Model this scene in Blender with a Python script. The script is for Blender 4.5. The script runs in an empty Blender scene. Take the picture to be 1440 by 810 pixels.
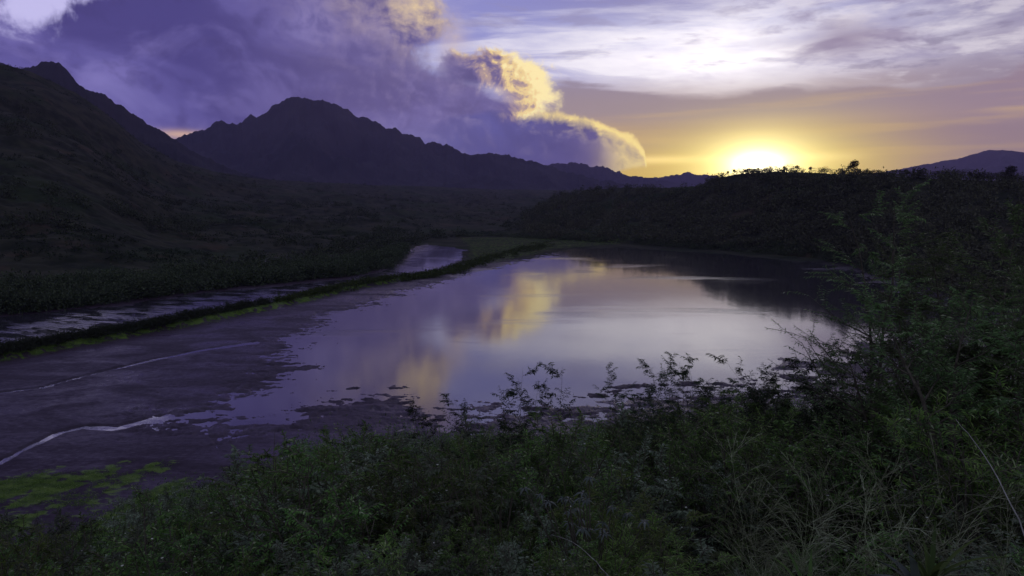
import bpy, math, random
import numpy as np
from mathutils import Vector

PI = math.pi
sc = bpy.context.scene
col = sc.collection
RNG = np.random.default_rng(7)

# ------------------------------------------------------------------ camera
H = 30.0                      # eye height above the water, metres
F = 960.0                     # focal length in photo pixels (1440 wide)
PITCH = math.atan((405 - 280) / F)
cd = bpy.data.cameras.new('camera')
cd.sensor_width = 36; cd.lens = 24; cd.clip_start = 0.1; cd.clip_end = 80000
cam = bpy.data.objects.new('camera', cd); col.objects.link(cam)
cam.location = (0, 0, H); cam.rotation_euler = (PI / 2 - PITCH, 0, 0)
sc.camera = cam

def ray(px, py):
    u = (px - 720) / F; v = (405 - py) / F
    return (u, math.cos(PITCH) + v * math.sin(PITCH), -math.sin(PITCH) + v * math.cos(PITCH))
def azel(px, py):
    x, y, z = ray(px, py)
    return math.degrees(math.atan2(x, y)), math.degrees(math.atan2(z, math.hypot(x, y)))
def wat(px, py):              # where a sight line meets the water level
    x, y, z = ray(px, py); k = -H / z
    return (x * k, y * k)

# ------------------------------------------------------------------ noise
def _h(ix, iy, s):
    n = (ix * 374761393 + iy * 668265263 + s * 1442695041) & 0xffffffff
    n = ((n ^ (n >> 13)) * 1274126177) & 0xffffffff
    n = (n ^ (n >> 16)) & 0xffffffff
    return n
def vn(x, y, s=0):            # gradient noise, about -1..1
    x = np.asarray(x, float); y = np.asarray(y, float)
    ix = np.floor(x).astype(np.int64); iy = np.floor(y).astype(np.int64)
    fx = x - ix; fy = y - iy
    def g(dx, dy):
        a = _h(ix + dx, iy + dy, s) * (2 * PI / 4294967296.0)
        return np.cos(a) * (fx - dx) + np.sin(a) * (fy - dy)
    sx = fx * fx * fx * (fx * (fx * 6 - 15) + 10); sy = fy * fy * fy * (fy * (fy * 6 - 15) + 10)
    a = g(0, 0) * (1 - sx) + g(1, 0) * sx
    b = g(0, 1) * (1 - sx) + g(1, 1) * sx
    return (a * (1 - sy) + b * sy) * 1.5
def fbm(x, y, o=4, s=0, gain=.5):
    t = 0; a = 1; f = 1
    for i in range(o):
        t = t + a * vn(x * f + 17.3 * i, y * f - 9.1 * i, s + i); a *= gain; f *= 2.03
    return t
def ridged(x, y, o=5, s=0):
    t = 0; a = .5; f = 1
    for i in range(o):
        t = t + a * (1 - np.abs(vn(x * f, y * f, s + i)) * 1.6); a *= .5; f *= 2.1
    return t
def sstep(a, b, x):
    t = np.clip((x - a) / (b - a), 0, 1); return t * t * (3 - 2 * t)

# ------------------------------------------------------------------ helpers for objects
def mesh_np(name, V, Fc, mat, smooth=False, parent=None):
    """V (n,3), Fc (m,k) with one k"""
    me = bpy.data.meshes.new(name)
    V = np.ascontiguousarray(V, dtype=np.float32); Fc = np.ascontiguousarray(Fc, dtype=np.int32)
    k = Fc.shape[1]
    me.vertices.add(len(V)); me.vertices.foreach_set('co', V.ravel())
    me.loops.add(Fc.size); me.loops.foreach_set('vertex_index', Fc.ravel())
    me.polygons.add(len(Fc))
    me.polygons.foreach_set('loop_start', np.arange(0, Fc.size, k, dtype=np.int32))
    me.polygons.foreach_set('loop_total', np.full(len(Fc), k, dtype=np.int32))
    me.polygons.foreach_set('use_smooth', np.full(len(Fc), smooth))
    me.update(calc_edges=True)
    if mat: me.materials.append(mat)
    o = bpy.data.objects.new(name, me); col.objects.link(o)
    if parent: o.parent = parent
    return o
def tag(o, label=None, cat=None, group=None, kind=None):
    for k, v in (('label', label), ('category', cat), ('group', group), ('kind', kind)):
        if v: o[k] = v
    return o
def empty(name, loc, rz=0):
    o = bpy.data.objects.new(name, None); col.objects.link(o)
    o.location = loc; o.rotation_euler = (0, 0, rz); return o
def copy_tree(o, parent=None):
    c = o.copy(); col.objects.link(c); c.parent = parent
    for ch in list(o.children): copy_tree(ch, c)
    return c
def grid_faces(nr, nc, wrap=False):
    i = np.arange(nr - 1)[:, None]; j = np.arange(nc if wrap else nc - 1)[None, :]
    j2 = (j + 1) % nc
    a = i * nc + j; b = i * nc + j2; c = (i + 1) * nc + j2; d = (i + 1) * nc + j
    return np.stack([a + 0 * b, b, c, d], -1).reshape(-1, 4)

# ------------------------------------------------------------------ node expressions
class E:
    """a scalar socket with arithmetic"""
    def __init__(s, nt, so): s.nt = nt; s.so = so
    def _m(s, op, *a, clamp=False):
        n = s.nt.nodes.new('ShaderNodeMath'); n.operation = op; n.use_clamp = clamp
        for i, v in enumerate((s,) + a):
            if isinstance(v, E): s.nt.links.new(v.so, n.inputs[i])
            else: n.inputs[i].default_value = float(v)
        return E(s.nt, n.outputs[0])
    def __add__(s, b): return s._m('ADD', b)
    __radd__ = __add__
    def __sub__(s, b): return s._m('SUBTRACT', b)
    def __rsub__(s, b): return (s * -1) + b
    def __mul__(s, b): return s._m('MULTIPLY', b)
    __rmul__ = __mul__
    def __truediv__(s, b): return s._m('DIVIDE', b)
    def __neg__(s): return s * -1
    def abs(s): return s._m('ABSOLUTE')
    def clamp(s): return s._m('ADD', 0, clamp=True)
    def max(s, b): return s._m('MAXIMUM', b)
    def min(s, b): return s._m('MINIMUM', b)
    def pow(s, b): return s._m('POWER', b)
    def exp(s): return s._m('EXPONENT')
    def atan2(s, b): return s._m('ARCTAN2', b)
    def asin(s): return s._m('ARCSINE')
    def sm(s, a, b, c=0., d=1.):       # smoothstep
        n = s.nt.nodes.new('ShaderNodeMapRange'); n.interpolation_type = 'SMOOTHSTEP'
        s.nt.links.new(s.so, n.inputs[0])
        for i, v in ((1, a), (2, b), (3, c), (4, d)): n.inputs[i].default_value = v
        return E(s.nt, n.outputs[0])
    def curve(s, pts):                 # piecewise smooth function through (x, y) pairs
        xs = [p[0] for p in pts]; ys = [p[1] for p in pts]
        x0, x1, y0, y1 = min(xs), max(xs), min(ys), max(ys)
        if y1 - y0 < 1e-6: y1 = y0 + 1
        n = s.nt.nodes.new('ShaderNodeFloatCurve')
        t = (s - x0) * (1 / (x1 - x0))
        s.nt.links.new(t.clamp().so, n.inputs['Value'])
        c = n.mapping.curves[0]
        P = sorted(((x - x0) / (x1 - x0), (y - y0) / (y1 - y0)) for x, y in pts)
        c.points[0].location = P[0]; c.points[1].location = P[-1]
        for p in P[1:-1]: c.points.new(*p)
        n.mapping.update()
        return E(s.nt, n.outputs[0]) * (y1 - y0) + y0
def vec(nt, x, y, z=0.):
    n = nt.nodes.new('ShaderNodeCombineXYZ')
    for i, v in enumerate((x, y, z)):
        if isinstance(v, E): nt.links.new(v.so, n.inputs[i])
        else: n.inputs[i].default_value = v
    return n.outputs[0]
def noise(nt, v, scale=1., detail=4., rough=.5, dist=0., color=False):
    n = nt.nodes.new('ShaderNodeTexNoise'); n.inputs['Scale'].default_value = scale
    n.inputs['Detail'].default_value = detail; n.inputs['Roughness'].default_value = rough
    n.inputs['Distortion'].default_value = dist
    if v is not None: nt.links.new(v, n.inputs['Vector'])
    return n.outputs['Color'] if color else E(nt, n.outputs[0])
def lin(c):
    return tuple(((v / 255) / 12.92 if v <= 10 else (((v / 255) + .055) / 1.055) ** 2.4) for v in c) + (1,)
def mixc(nt, f, a, b, mode='MIX'):
    n = nt.nodes.new('ShaderNodeMix'); n.data_type = 'RGBA'; n.blend_type = mode; n.clamp_factor = True
    if isinstance(f, E): nt.links.new(f.so, n.inputs[0])
    else: n.inputs[0].default_value = f
    for i, v in ((6, a), (7, b)):
        if isinstance(v, tuple): n.inputs[i].default_value = v
        else: nt.links.new(v, n.inputs[i])
    return n.outputs[2]
def scalec(nt, c, f):
    n = nt.nodes.new('ShaderNodeVectorMath'); n.operation = 'SCALE'
    if isinstance(c, tuple): n.inputs[0].default_value = c[:3]
    else: nt.links.new(c, n.inputs[0])
    if isinstance(f, E): nt.links.new(f.so, n.inputs[3])
    else: n.inputs[3].default_value = f
    return n.outputs[0]
def addc(nt, a, b):
    n = nt.nodes.new('ShaderNodeVectorMath'); n.operation = 'ADD'
    nt.links.new(a, n.inputs[0]); nt.links.new(b, n.inputs[1]); return n.outputs[0]
def ramp(nt, f, stops):
    n = nt.nodes.new('ShaderNodeValToRGB'); nt.links.new(f.so, n.inputs[0])
    e = n.color_ramp.elements; n.color_ramp.interpolation = 'EASE'
    e[0].position, e[0].color = stops[0]; e[1].position, e[1].color = stops[-1]
    for p, c in stops[1:-1]:
        k = e.new(p); k.color = c
    return n.outputs[0]

# ------------------------------------------------------------------ sky
SUN_AZ, SUN_EL = azel(1066, 232)
LAMP_EL = 1.3            # the disc itself is just behind the ridge
HAZE_D, HAZE_R, HAZE_TOP = 7.5e-5, 10500, 1100
def build_world():
    w = bpy.data.worlds.new('World'); sc.world = w; w.use_nodes = True
    nt = w.node_tree; nt.nodes.clear()
    tc = nt.nodes.new('ShaderNodeTexCoord'); sp = nt.nodes.new('ShaderNodeSeparateXYZ')
    nt.links.new(tc.outputs['Generated'], sp.inputs[0])
    X, Y, Z = (E(nt, sp.outputs[i]) for i in range(3))
    az = X.atan2(Y) * 57.29578
    el = Z.min(1).max(-1).asin() * 57.29578
    A = lambda px, py=150: azel(px, py)[0]
    L = lambda py, px=720: azel(px, py)[1]
    # drift of the cloud pattern
    streak = noise(nt, vec(nt, az * .05 + el * .05, el * .42 - az * .01, 3.), 1., 7, .62, .6)
    streak2 = noise(nt, vec(nt, az * .09, el * .3, 9.), 1., 6, .6, .8)
    soft = noise(nt, vec(nt, az * .06, el * .14, 5.), 1., 4, .5, .3)
    # clear air and high veil, by height above the horizon
    air = ramp(nt, (el * (1 / 32.)).clamp(), [
        (0., lin((196, 160, 92))), (2.6 / 32, lin((205, 172, 108))), (5 / 32, lin((186, 158, 130))),
        (8.2 / 32, lin((166, 146, 152))), (10.2 / 32, lin((196, 190, 216))), (12.5 / 32, lin((176, 176, 216))),
        (15.5 / 32, lin((138, 134, 184))), (1., lin((84, 80, 132)))])
    # blue on the left, mauve on the right
    left = az.sm(A(980), A(640)) * el.sm(5.5, 9)
    air = mixc(nt, left * .85, air, lin((142, 142, 204)))
    right = az.sm(A(1130), A(1420))
    air = mixc(nt, right * .7, air, lin((144, 132, 158)))
    # bright wisps over the sun
    wis = (streak - .43).sm(0., .17) * el.curve([(6, 0), (8.4, .25), (9.4, 1), (12.5, .95), (14.5, .45), (18, .25), (30, 0)])
    fine = noise(nt, vec(nt, az * .16 + el * .1, el * .75, 6.), 1., 6, .58, .2)
    wis = wis * (fine * 1.7 + .05).clamp() * az.curve([(-60, .0), (A(600), .35), (A(700), .8), (A(860), 1), (A(1150), 1), (A(1300), .5), (A(1440), .35), (60, .2)])
    air = mixc(nt, wis * .9, air, lin((244, 238, 248)))
    glowy = (((az - A(1010)) * (1 / 9.)).pow(2) * -1).exp() * (((el - L(85)) * (1 / 2.6)).pow(2) * -1).exp()
    air = mixc(nt, glowy * ((streak2 - .5) * 1.6 + (fine - .5) * 1.6 + .88).clamp(), air, lin((255, 250, 250)))
    air = addc(nt, air, scalec(nt, (.30, .27, .30), glowy * (fine * 1.6).clamp()))
    drk = (streak2 - .5).sm(0.0, .16) * el.sm(8.5, 11) * az.sm(A(900), A(1180))
    air = mixc(nt, drk * .7, air, lin((140, 126, 162)))
    air = mixc(nt, (fine - .52).sm(0, .14) * el.sm(8.6, 10) * .5, air, lin((150, 142, 178)))
    fine2 = noise(nt, vec(nt, az * .22 + 20, el * .8, 12.), 1., 6, .58, 0.)
    air = mixc(nt, (fine2 - .5).sm(0, .15) * az.sm(A(900), A(1200)) * el.sm(7.4, 9) * .5, air, lin((236, 228, 236)))
    air = mixc(nt, (fine2 - .46).sm(0, -.12) * az.sm(A(1050), A(1250)) * el.sm(8, 9.5) * .55, air, lin((124, 114, 146)))
    p = (((az - A(1195)) * (1 / 3.6)).pow(2) * -1).exp() * (((el - L(78)) * (1 / 1.5)).pow(2) * -1).exp()
    air = mixc(nt, (p * (soft * 2.2)).clamp() * .8, air, lin((146, 130, 158)))
    # tan veil below them with a ragged top edge
    vtop = az.curve([(-60, L(120)), (A(770), L(112)), (A(900), L(126)), (A(1000), L(133)), (A(1200), L(134)), (A(1330), L(146)), (A(1440), L(120)), (60, L(90))])
    vtop = vtop + (fine - .5) * 1.2
    vm = (vtop - el + (streak - .5) * 3.2 + (streak2 - .5) * 1.6).sm(-.25, .55) * az.sm(A(735), A(800))
    veil = ramp(nt, (el * .1).clamp(), [(0., lin((206, 168, 86))), (.27, lin((202, 168, 108))), (.5, lin((178, 150, 128))), (.72, lin((156, 138, 146))), (1., lin((146, 132, 154)))])
    veil = mixc(nt, az.sm(A(1130), A(1420)) * .8, veil, lin((146, 124, 144)))
    veil = mixc(nt, (noise(nt, vec(nt, az * .05, el * .9, 2.), 1., 5, .55, .2) - .5).sm(0, .2) * .35, veil, lin((216, 180, 120)))
    air = mixc(nt, vm * .93, air, veil)
    # light of the low sun
    dx = az - SUN_AZ; dy = el - SUN_EL
    def g(sx, sy): return ((((dx * (1 / sx)).pow(2)) + ((dy * (1 / sy)).pow(2))) * -1).exp()
    air = mixc(nt, g(7.6, 3.1) * .8, air, lin((244, 218, 112)))
    ry = g(3.3, 1.9) * 1.15 + g(5.4, 2.7) * .28
    air = addc(nt, air, scalec(nt, (1.0, .88, .42), ry * 1.0))
    air = addc(nt, air, scalec(nt, (1.0, .93, .75), g(1.7, .9) * 2.0))
    strk = ((el - L(226)) * 3.2).pow(2) * -1
    air = addc(nt, air, scalec(nt, (.9, .7, .3), strk.exp() * az.curve([(-60, 0), (A(880), .0), (A(915), .55), (A(970), .35), (A(1040), .2), (A(1150), .35), (A(1260), 0), (60, 0)]) * (streak * .8 + .3)))

    # cumulus: density fields, each looked up twice so that the side towards the sun is lit
    def fields(ox, oy):
        a = az + ox; e = el + oy
        n1 = noise(nt, vec(nt, a * .16, e * .2, 1.), 1., 7, .58, .5)
        n2 = noise(nt, vec(nt, a * .45, e * .5, 4.), 1., 6, .62, .4)
        n3 = noise(nt, vec(nt, a * 1.15, e * 1.25, 8.), 1., 4, .6, .2)
        bil = (n2 - .5).abs() * -2 + .3 + (n3 - .5) * .6
        big = e.curve([(-2, A(800)), (L(230), A(760)), (L(190), A(745)), (L(158), A(738)), (L(142), A(700)), (L(120), A(648)), (L(80), A(598)), (L(55), A(618)), (L(25), A(640)), (L(0), A(632)), (20, A(650)), (26, A(560)), (40, A(300))])
        DA = big - a + (n1 - .5) * 7 + bil * 1.4
        rb = (((a - A(686)) * (1 / 5.2)).pow(2) + ((e - L(121)) * (1 / 2.7)).pow(2)).pow(.5)
        DB = (1. - rb) + (n1 - .5) * .7 + bil * .55 + .08
        ct = a.curve([(-60, L(200)), (A(560), L(200)), (A(640), L(166)), (A(730), L(158)), (A(800), L(166)), (A(850), L(178)), (A(884), L(190)), (A(903), L(207)), (A(914), L(236)), (A(930), L(290)), (60, L(320))])
        DC = ct - e + (n1 - .5) * 1.2 + bil * .8
        return DA, DB, DC, n1, n2 * .82 + n3 * .18
    DA, DB, DC, n1, n2 = fields(0, 0)
    qA, qB, qC, q1, q2 = fields(.45, .28)
    relief = (n2 - q2) * 3.4
    # A: the great dark bank on the left
    mot = noise(nt, vec(nt, az * .07, el * .13, 7.), 1., 5, .55, .7)
    ca = ramp(nt, mot.sm(.3, .7), [(0., lin((76, 68, 130))), (.5, lin((96, 88, 154))), (1., lin((124, 116, 180)))])
    ca = mixc(nt, (n1 - .5).sm(-.02, .14) * .45, ca, lin((128, 118, 184)))
    ca = mixc(nt, (n2 - .5).sm(.0, -.16) * .35, ca, lin((66, 58, 112)))
    ca = mixc(nt, az.sm(A(250), A(560)) * .5, ca, lin((116, 104, 148)))
    ca = mixc(nt, (el.sm(L(120), L(205)) * az.sm(A(200), A(330)) * az.sm(A(520), A(400))) * .4, ca, lin((66, 58, 112)))
    ca = mixc(nt, el.sm(L(150), L(235)) * az.sm(A(470), A(620)) * .65, ca, lin((112, 110, 170)))
    ca = mixc(nt, (relief * az.sm(A(330), A(600)) * 1.1).clamp() * .38, ca, lin((158, 144, 186)))
    ca = mixc(nt, (relief * -az.sm(A(330), A(600))).clamp() * .35, ca, lin((84, 74, 124)))
    warm = (((az - A(560)) * (1 / 6.2)).pow(2) * -1).exp() * (((el - L(5)) * (1 / 3.0)).pow(2) * -1).exp()
    litA = ((DA - qA) * .35 + .1).clamp()
    ca = mixc(nt, (warm * ((n2 - .38) * 3.2).clamp() * .8).clamp() * .8, ca, lin((206, 184, 176)))
    ca = mixc(nt, (warm * litA * 2.4 * az.sm(A(520), A(600))).clamp() * .75, ca, lin((240, 212, 164)))
    mA = DA.sm(-.4, 1.6)
    # torn gaps at the upper left, where white cloud shows
    gap = (((az - A(75, 20)) * (1 / 4.6)).pow(2) * -1).exp() * (((el - L(18)) * (1 / 3.4)).pow(2) * -1).exp() + \
          (((az - A(158, 5)) * (1 / 1.9)).pow(2) * -1).exp() * (((el - L(5)) * (1 / 1.5)).pow(2) * -1).exp() * .9
    ca = mixc(nt, (gap + (n1 - .5) * 2.2 + (n2 - .5) * 1.2 - .40).sm(-.05, .42) * gap.sm(.02, .3), ca, lin((196, 190, 236)))
    gap2 = (((az - A(252)) * (1 / 1.9)).pow(2) * -1).exp() * (((el - L(189, 252)) * (1 / .33)).pow(2) * -1).exp()
    ca = mixc(nt, gap2.clamp() * .9, ca, lin((214, 176, 160)))
    out = mixc(nt, mA, air, ca)
    # wisp rising beside B
    wp = (((az - A(640)) * (1 / 1.0)).pow(2) * -1).exp() * (((el - L(66)) * (1 / 2.0)).pow(2) * -1).exp()
    out = mixc(nt, (wp * (n2 * 2.6 - .6)).clamp() * .75, out, lin((214, 190, 180)))
    # C: the low bank running out towards the sun
    cc = mixc(nt, az.sm(A(700), A(900)) * .8, lin((96, 92, 156)), lin((108, 94, 136)))
    cc = mixc(nt, (n1 - .5).sm(-.1, .12) * .5, cc, lin((76, 70, 124)))
    cc = mixc(nt, (n2 - .5).sm(0, .15) * .3, cc, lin((136, 124, 170)))
    rimC = DC.sm(1.15, .0) * az.sm(A(690), A(790))
    endC = (((az - A(897)) * (1 / 2.3)).pow(2) * -1).exp() * (n2 * 1.7).clamp()
    cc = mixc(nt, (relief * .9).clamp() * .4, cc, lin((150, 136, 172)))
    cc = mixc(nt, DC.sm(1.2, 3.2) * .5, cc, lin((78, 72, 126)))
    litC = (rimC * (.45 + n2 * 1.1) + endC * .9 + relief * .7 * DC.sm(2.2, .3)) * az.sm(A(690), A(770))
    cc = mixc(nt, (litC * .95).clamp(), cc, lin((250, 222, 148)))
    mC = DC.sm(-.12, .35) * az.sm(A(560), A(700))
    # its underside is open above the far ridge
    under = az.curve([(-60, 0), (A(800), 0), (A(850), 1.2), (A(880), L(241, 880)), (A(912), L(236, 905)), (60, L(230))])
    mC = mC * (el - under + (n2 - .5) * .7).sm(-.1, .35)
    out = mixc(nt, mC, out, cc)
    # B: the lit cumulus head
    rimB = DB.sm(.5, .0) * az.sm(A(615), A(645)) * (el.sm(L(134), L(104)).max(az.sm(A(715), A(745))))
    shB = (az - A(650)) * (.8 / (A(748) - A(650))) + relief * .75 + (n1 - .5) * .5 + rimB * .5 + (el - L(128)) * .07
    cb = ramp(nt, shB.clamp(), [(0., lin((86, 76, 126))), (.3, lin((116, 102, 146))), (.55, lin((176, 150, 150))), (.78, lin((236, 206, 150))), (1., lin((255, 234, 176)))])
    cb = mixc(nt, az.sm(A(690), A(640)) * (1 - rimB).clamp() * .7, cb, ca)
    litB = shB
    mB = DB.sm(.02, .3) * (az.sm(A(590), A(640)) * el.sm(L(140), L(108)) + az.sm(A(690), A(740))).clamp()
    out = mixc(nt, mB, out, cb)
    # the rest of the sky, overhead and behind
    over = el.sm(17, 40)
    out = mixc(nt, over, out, lin((108, 112, 142)))
    back = Y.sm(.35, -.3)
    out = mixc(nt, back, out, lin((130, 136, 152)))
    out = mixc(nt, el.sm(-.5, -3), out, lin((20, 18, 24)))
    # the sky stands beyond the valley air: what the air takes away near the horizon is in its own brightness
    path = ((el.max(.3) * (PI / 180)).pow(-1) * (HAZE_TOP - H)).min(HAZE_R * .97)
    ins = (1 - (path * -HAZE_D).exp()) * -1
    out = addc(nt, out, scalec(nt, (.06, .045, .14), ins))
    mxn = nt.nodes.new('ShaderNodeVectorMath'); mxn.operation = 'MAXIMUM'; nt.links.new(out, mxn.inputs[0]); out = mxn.outputs[0]
    out = scalec(nt, out, (path * HAZE_D).exp() * .97)
    # physical dusk sky underneath
    sky = nt.nodes.new('ShaderNodeTexSky'); sky.sky_type = 'NISHITA'; sky.sun_disc = False
    sky.sun_elevation = math.radians(LAMP_EL); sky.sun_rotation = math.radians(SUN_AZ)
    sky.air_density = 1.5; sky.dust_density = 1.0; sky.ozone_density = 3
    out = addc(nt, out, scalec(nt, sky.outputs[0], .004))
    bg = nt.nodes.new('ShaderNodeBackground'); nt.links.new(out, bg.inputs[0]); bg.inputs[1].default_value = 1.
    wo = nt.nodes.new('ShaderNodeOutputWorld'); nt.links.new(bg.outputs[0], wo.inputs[0])
    w.cycles.sampling_method = 'MANUAL'; w.cycles.sample_map_resolution = 512
build_world()

sd = bpy.data.lights.new('sun', 'SUN'); sd.energy = 0.22; sd.angle = math.radians(.5); sd.color = (1, .78, .5)
so = bpy.data.objects.new('sun', sd); col.objects.link(so)
a, e = math.radians(SUN_AZ), math.radians(LAMP_EL)
so.rotation_euler = Vector((math.sin(a) * math.cos(e), math.cos(a) * math.cos(e), math.sin(e))).to_track_quat('Z', 'Y').to_euler()

# ------------------------------------------------------------------ materials
def new_mat(name):
    m = bpy.data.materials.new(name); m.use_nodes = True; nt = m.node_tree
    b = nt.nodes['Principled BSDF']; return m, nt, b
def pos_(nt, obj=False):
    if obj:
        t = nt.nodes.new('ShaderNodeTexCoord'); return t.outputs['Object']
    g = nt.nodes.new('ShaderNodeNewGeometry'); return g.outputs['Position']
def set_bump(nt, b, h, strength, dist):
    n = nt.nodes.new('ShaderNodeBump'); n.inputs['Strength'].default_value = strength; n.inputs['Distance'].default_value = dist
    nt.links.new(h.so, n.inputs['Height']); nt.links.new(n.outputs[0], b.inputs['Normal'])
def leaf_mat(name, c1, c2, c3=None, rough=.6, trans=.3, spec=.12):
    m, nt, b = new_mat(name)
    g = nt.nodes.new('ShaderNodeNewGeometry'); r = E(nt, g.outputs['Random Per Island'])
    oi = nt.nodes.new('ShaderNodeObjectInfo'); ro = E(nt, oi.outputs['Random'])
    c = mixc(nt, r.pow(1.5), c1 + (1,), c2 + (1,))
    if c3: c = mixc(nt, r.sm(.9, .97), c, c3 + (1,))
    hsv = nt.nodes.new('ShaderNodeHueSaturation'); nt.links.new(c, hsv.inputs['Color'])
    nt.links.new((ro * .05 + .475).so, hsv.inputs['Hue']); nt.links.new((ro * 1.1 + .5).so, hsv.inputs['Value'])
    nt.links.new(hsv.outputs[0], b.inputs['Base Color'])
    b.inputs['Roughness'].default_value = rough; b.inputs['Specular IOR Level'].default_value = spec
    t = nt.nodes.new('ShaderNodeBsdfTranslucent'); nt.links.new(hsv.outputs[0], t.inputs[0])
    mx = nt.nodes.new('ShaderNodeMixShader'); mx.inputs[0].default_value = trans
    nt.links.new(b.outputs[0], mx.inputs[1]); nt.links.new(t.outputs[0], mx.inputs[2])
    nt.links.new(mx.outputs[0], nt.nodes['Material Output'].inputs['Surface'])
    return m
def plain_mat(name, c1, c2, scale=6., rough=.8, bump=.3, bd=.01, spec=.3):
    m, nt, b = new_mat(name)
    n = noise(nt, pos_(nt), scale, 4)
    nt.links.new(mixc(nt, n.sm(.35, .65), c1 + (1,), c2 + (1,)), b.inputs['Base Color'])
    b.inputs['Roughness'].default_value = rough; b.inputs['Specular IOR Level'].default_value = spec
    set_bump(nt, b, n, bump, bd); return m
M = {}
M['leaf'] = leaf_mat('leaf', (.08, .145, .04), (.18, .28, .08), (.34, .38, .22))
M['leaf_tree'] = leaf_mat('leaf_tree', (.09, .14, .055), (.19, .26, .11), (.36, .38, .25), trans=.45)
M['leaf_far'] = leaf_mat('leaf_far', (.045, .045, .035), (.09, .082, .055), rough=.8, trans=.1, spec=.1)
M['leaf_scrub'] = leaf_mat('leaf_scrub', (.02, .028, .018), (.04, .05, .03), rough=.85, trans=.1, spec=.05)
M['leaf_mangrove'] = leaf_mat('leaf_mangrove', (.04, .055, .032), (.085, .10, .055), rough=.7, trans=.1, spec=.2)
M['leaf_dark'] = leaf_mat('leaf_dark', (.025, .04, .02), (.05, .07, .035))
M['leaf_lime'] = leaf_mat('leaf_lime', (.11, .18, .04), (.20, .28, .07), (.36, .4, .2), rough=.6, trans=.35, spec=.12)
M['leaf_grey'] = leaf_mat('leaf_grey', (.12, .15, .10), (.24, .28, .20), rough=.6, trans=.25, spec=.15)
M['leaf_pale'] = leaf_mat('leaf_pale', (.10, .13, .11), (.20, .23, .21), rough=.45, spec=.4)
M['grass'] = leaf_mat('grass', (.06, .10, .03), (.12, .17, .05), rough=.6)
M['straw'] = leaf_mat('straw', (.24, .26, .16), (.42, .44, .30), rough=.6)
M['blossom'] = leaf_mat('blossom', (.55, .55, .50), (.8, .8, .75))
M['bark'] = plain_mat('bark', (.07, .055, .045), (.14, .12, .10), 18.)
M['bark_pale'] = plain_mat('bark_pale', (.25, .23, .22), (.42, .40, .38), 14.)
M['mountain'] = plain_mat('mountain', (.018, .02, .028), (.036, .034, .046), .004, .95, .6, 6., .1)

def water_mat():
    m, nt, b = new_mat('pond_water')
    b.inputs['Base Color'].default_value = (.035, .03, .045, 1)
    b.inputs['IOR'].default_value = 2.9
    p = pos_(nt); s = nt.nodes.new('ShaderNodeSeparateXYZ'); nt.links.new(p, s.inputs[0])
    x, y = E(nt, s.outputs[0]), E(nt, s.outputs[1])
    patch = noise(nt, vec(nt, x * .012, y * .045, 0.), 1., 4, .6, .6)
    rip = noise(nt, vec(nt, x * .5, y * 1.4, 2.), 1., 4, .6)
    swell = noise(nt, vec(nt, x * .10, y * .035, 4.), 1., 3, .5)
    k = patch.sm(.55, .72)
    along = noise(nt, vec(nt, x * .09 - y * .045, x * .10 + y * .2, 7.), 1., 5, .6)
    rz = x.sm(-42, -62) * along.sm(.44, .62) + ((((x - 150) * (1 / 34.)).pow(2) + ((y - 300) * (1 / 22.)).pow(2)) * -1).exp() * along.sm(.48, .62)
    k = k + rz * 1.3
    hgt = rip * rz * 2.5 + rip * (k * 1.0 + .05) + swell * .9
    set_bump(nt, b, hgt, .16, .2)
    nt.links.new((k * .12 + .068).so, b.inputs['Roughness'])
    return m
M['water'] = water_mat()

def ground_mat():
    m, nt, b = new_mat('ground')
    at = nt.nodes.new('ShaderNodeAttribute'); at.attribute_name = 'cover'   # r mud, g green growth, b scrub
    s = nt.nodes.new('ShaderNodeSeparateColor'); nt.links.new(at.outputs['Color'], s.inputs[0])
    mud, grn, scr = (E(nt, s.outputs[i]) for i in range(3))
    p = pos_(nt); sp = nt.nodes.new('ShaderNodeSeparateXYZ'); nt.links.new(p, sp.inputs[0])
    x, y, z = (E(nt, sp.outputs[i]) for i in range(3))
    n = noise(nt, vec(nt, x * .05, y * .12, z), 1., 8, .65, .8)
    nf = noise(nt, vec(nt, x * .5, y * .9, z), 1., 6, .6)
    ng = noise(nt, vec(nt, x * 1.1, y * 2.2, 3.), 1., 6, .7)
    cm = mixc(nt, (n * .6 + ng * .4).sm(.36, .62), (.026, .013, .028, 1), (.052, .030, .054, 1))
    cg = mixc(nt, nf.sm(.35, .65), (.045, .085, .012, 1), (.13, .20, .03, 1))
    cs = mixc(nt, noise(nt, p, .06, 8, .65).sm(.35, .65), (.014, .018, .012, 1), (.05, .048, .034, 1))
    big = noise(nt, p, .011, 5, .6); mid = noise(nt, p, .035, 6, .65)
    cs = mixc(nt, big.sm(.5, .62) * .7, cs, (.022, .036, .014, 1))
    cs = mixc(nt, mid.sm(.55, .68) * .6, cs, (.075, .05, .038, 1))
    cs = mixc(nt, mid.sm(.44, .34) * .7, cs, (.010, .014, .009, 1))
    c = mixc(nt, scr, cm, cs)
    c = mixc(nt, (grn + (nf - .5) * 1.3 + (ng - .5) * .5).sm(.44, .56) * .9, c, cg)
    nt.links.new(c, b.inputs['Base Color'])
    wet = (n * .7 + ng * .3).sm(.62, .40, .26, .62)
    r = wet + scr * .6 + grn * .3
    nt.links.new(r.min(.95).so, b.inputs['Roughness'])
    nt.links.new((.32 - scr * .25 - grn * .2).max(.05).so, b.inputs['Specular IOR Level'])
    set_bump(nt, b, n * .4 + nf + ng * .35, .6, .12)
    return m
M['ground'] = ground_mat()

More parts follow.
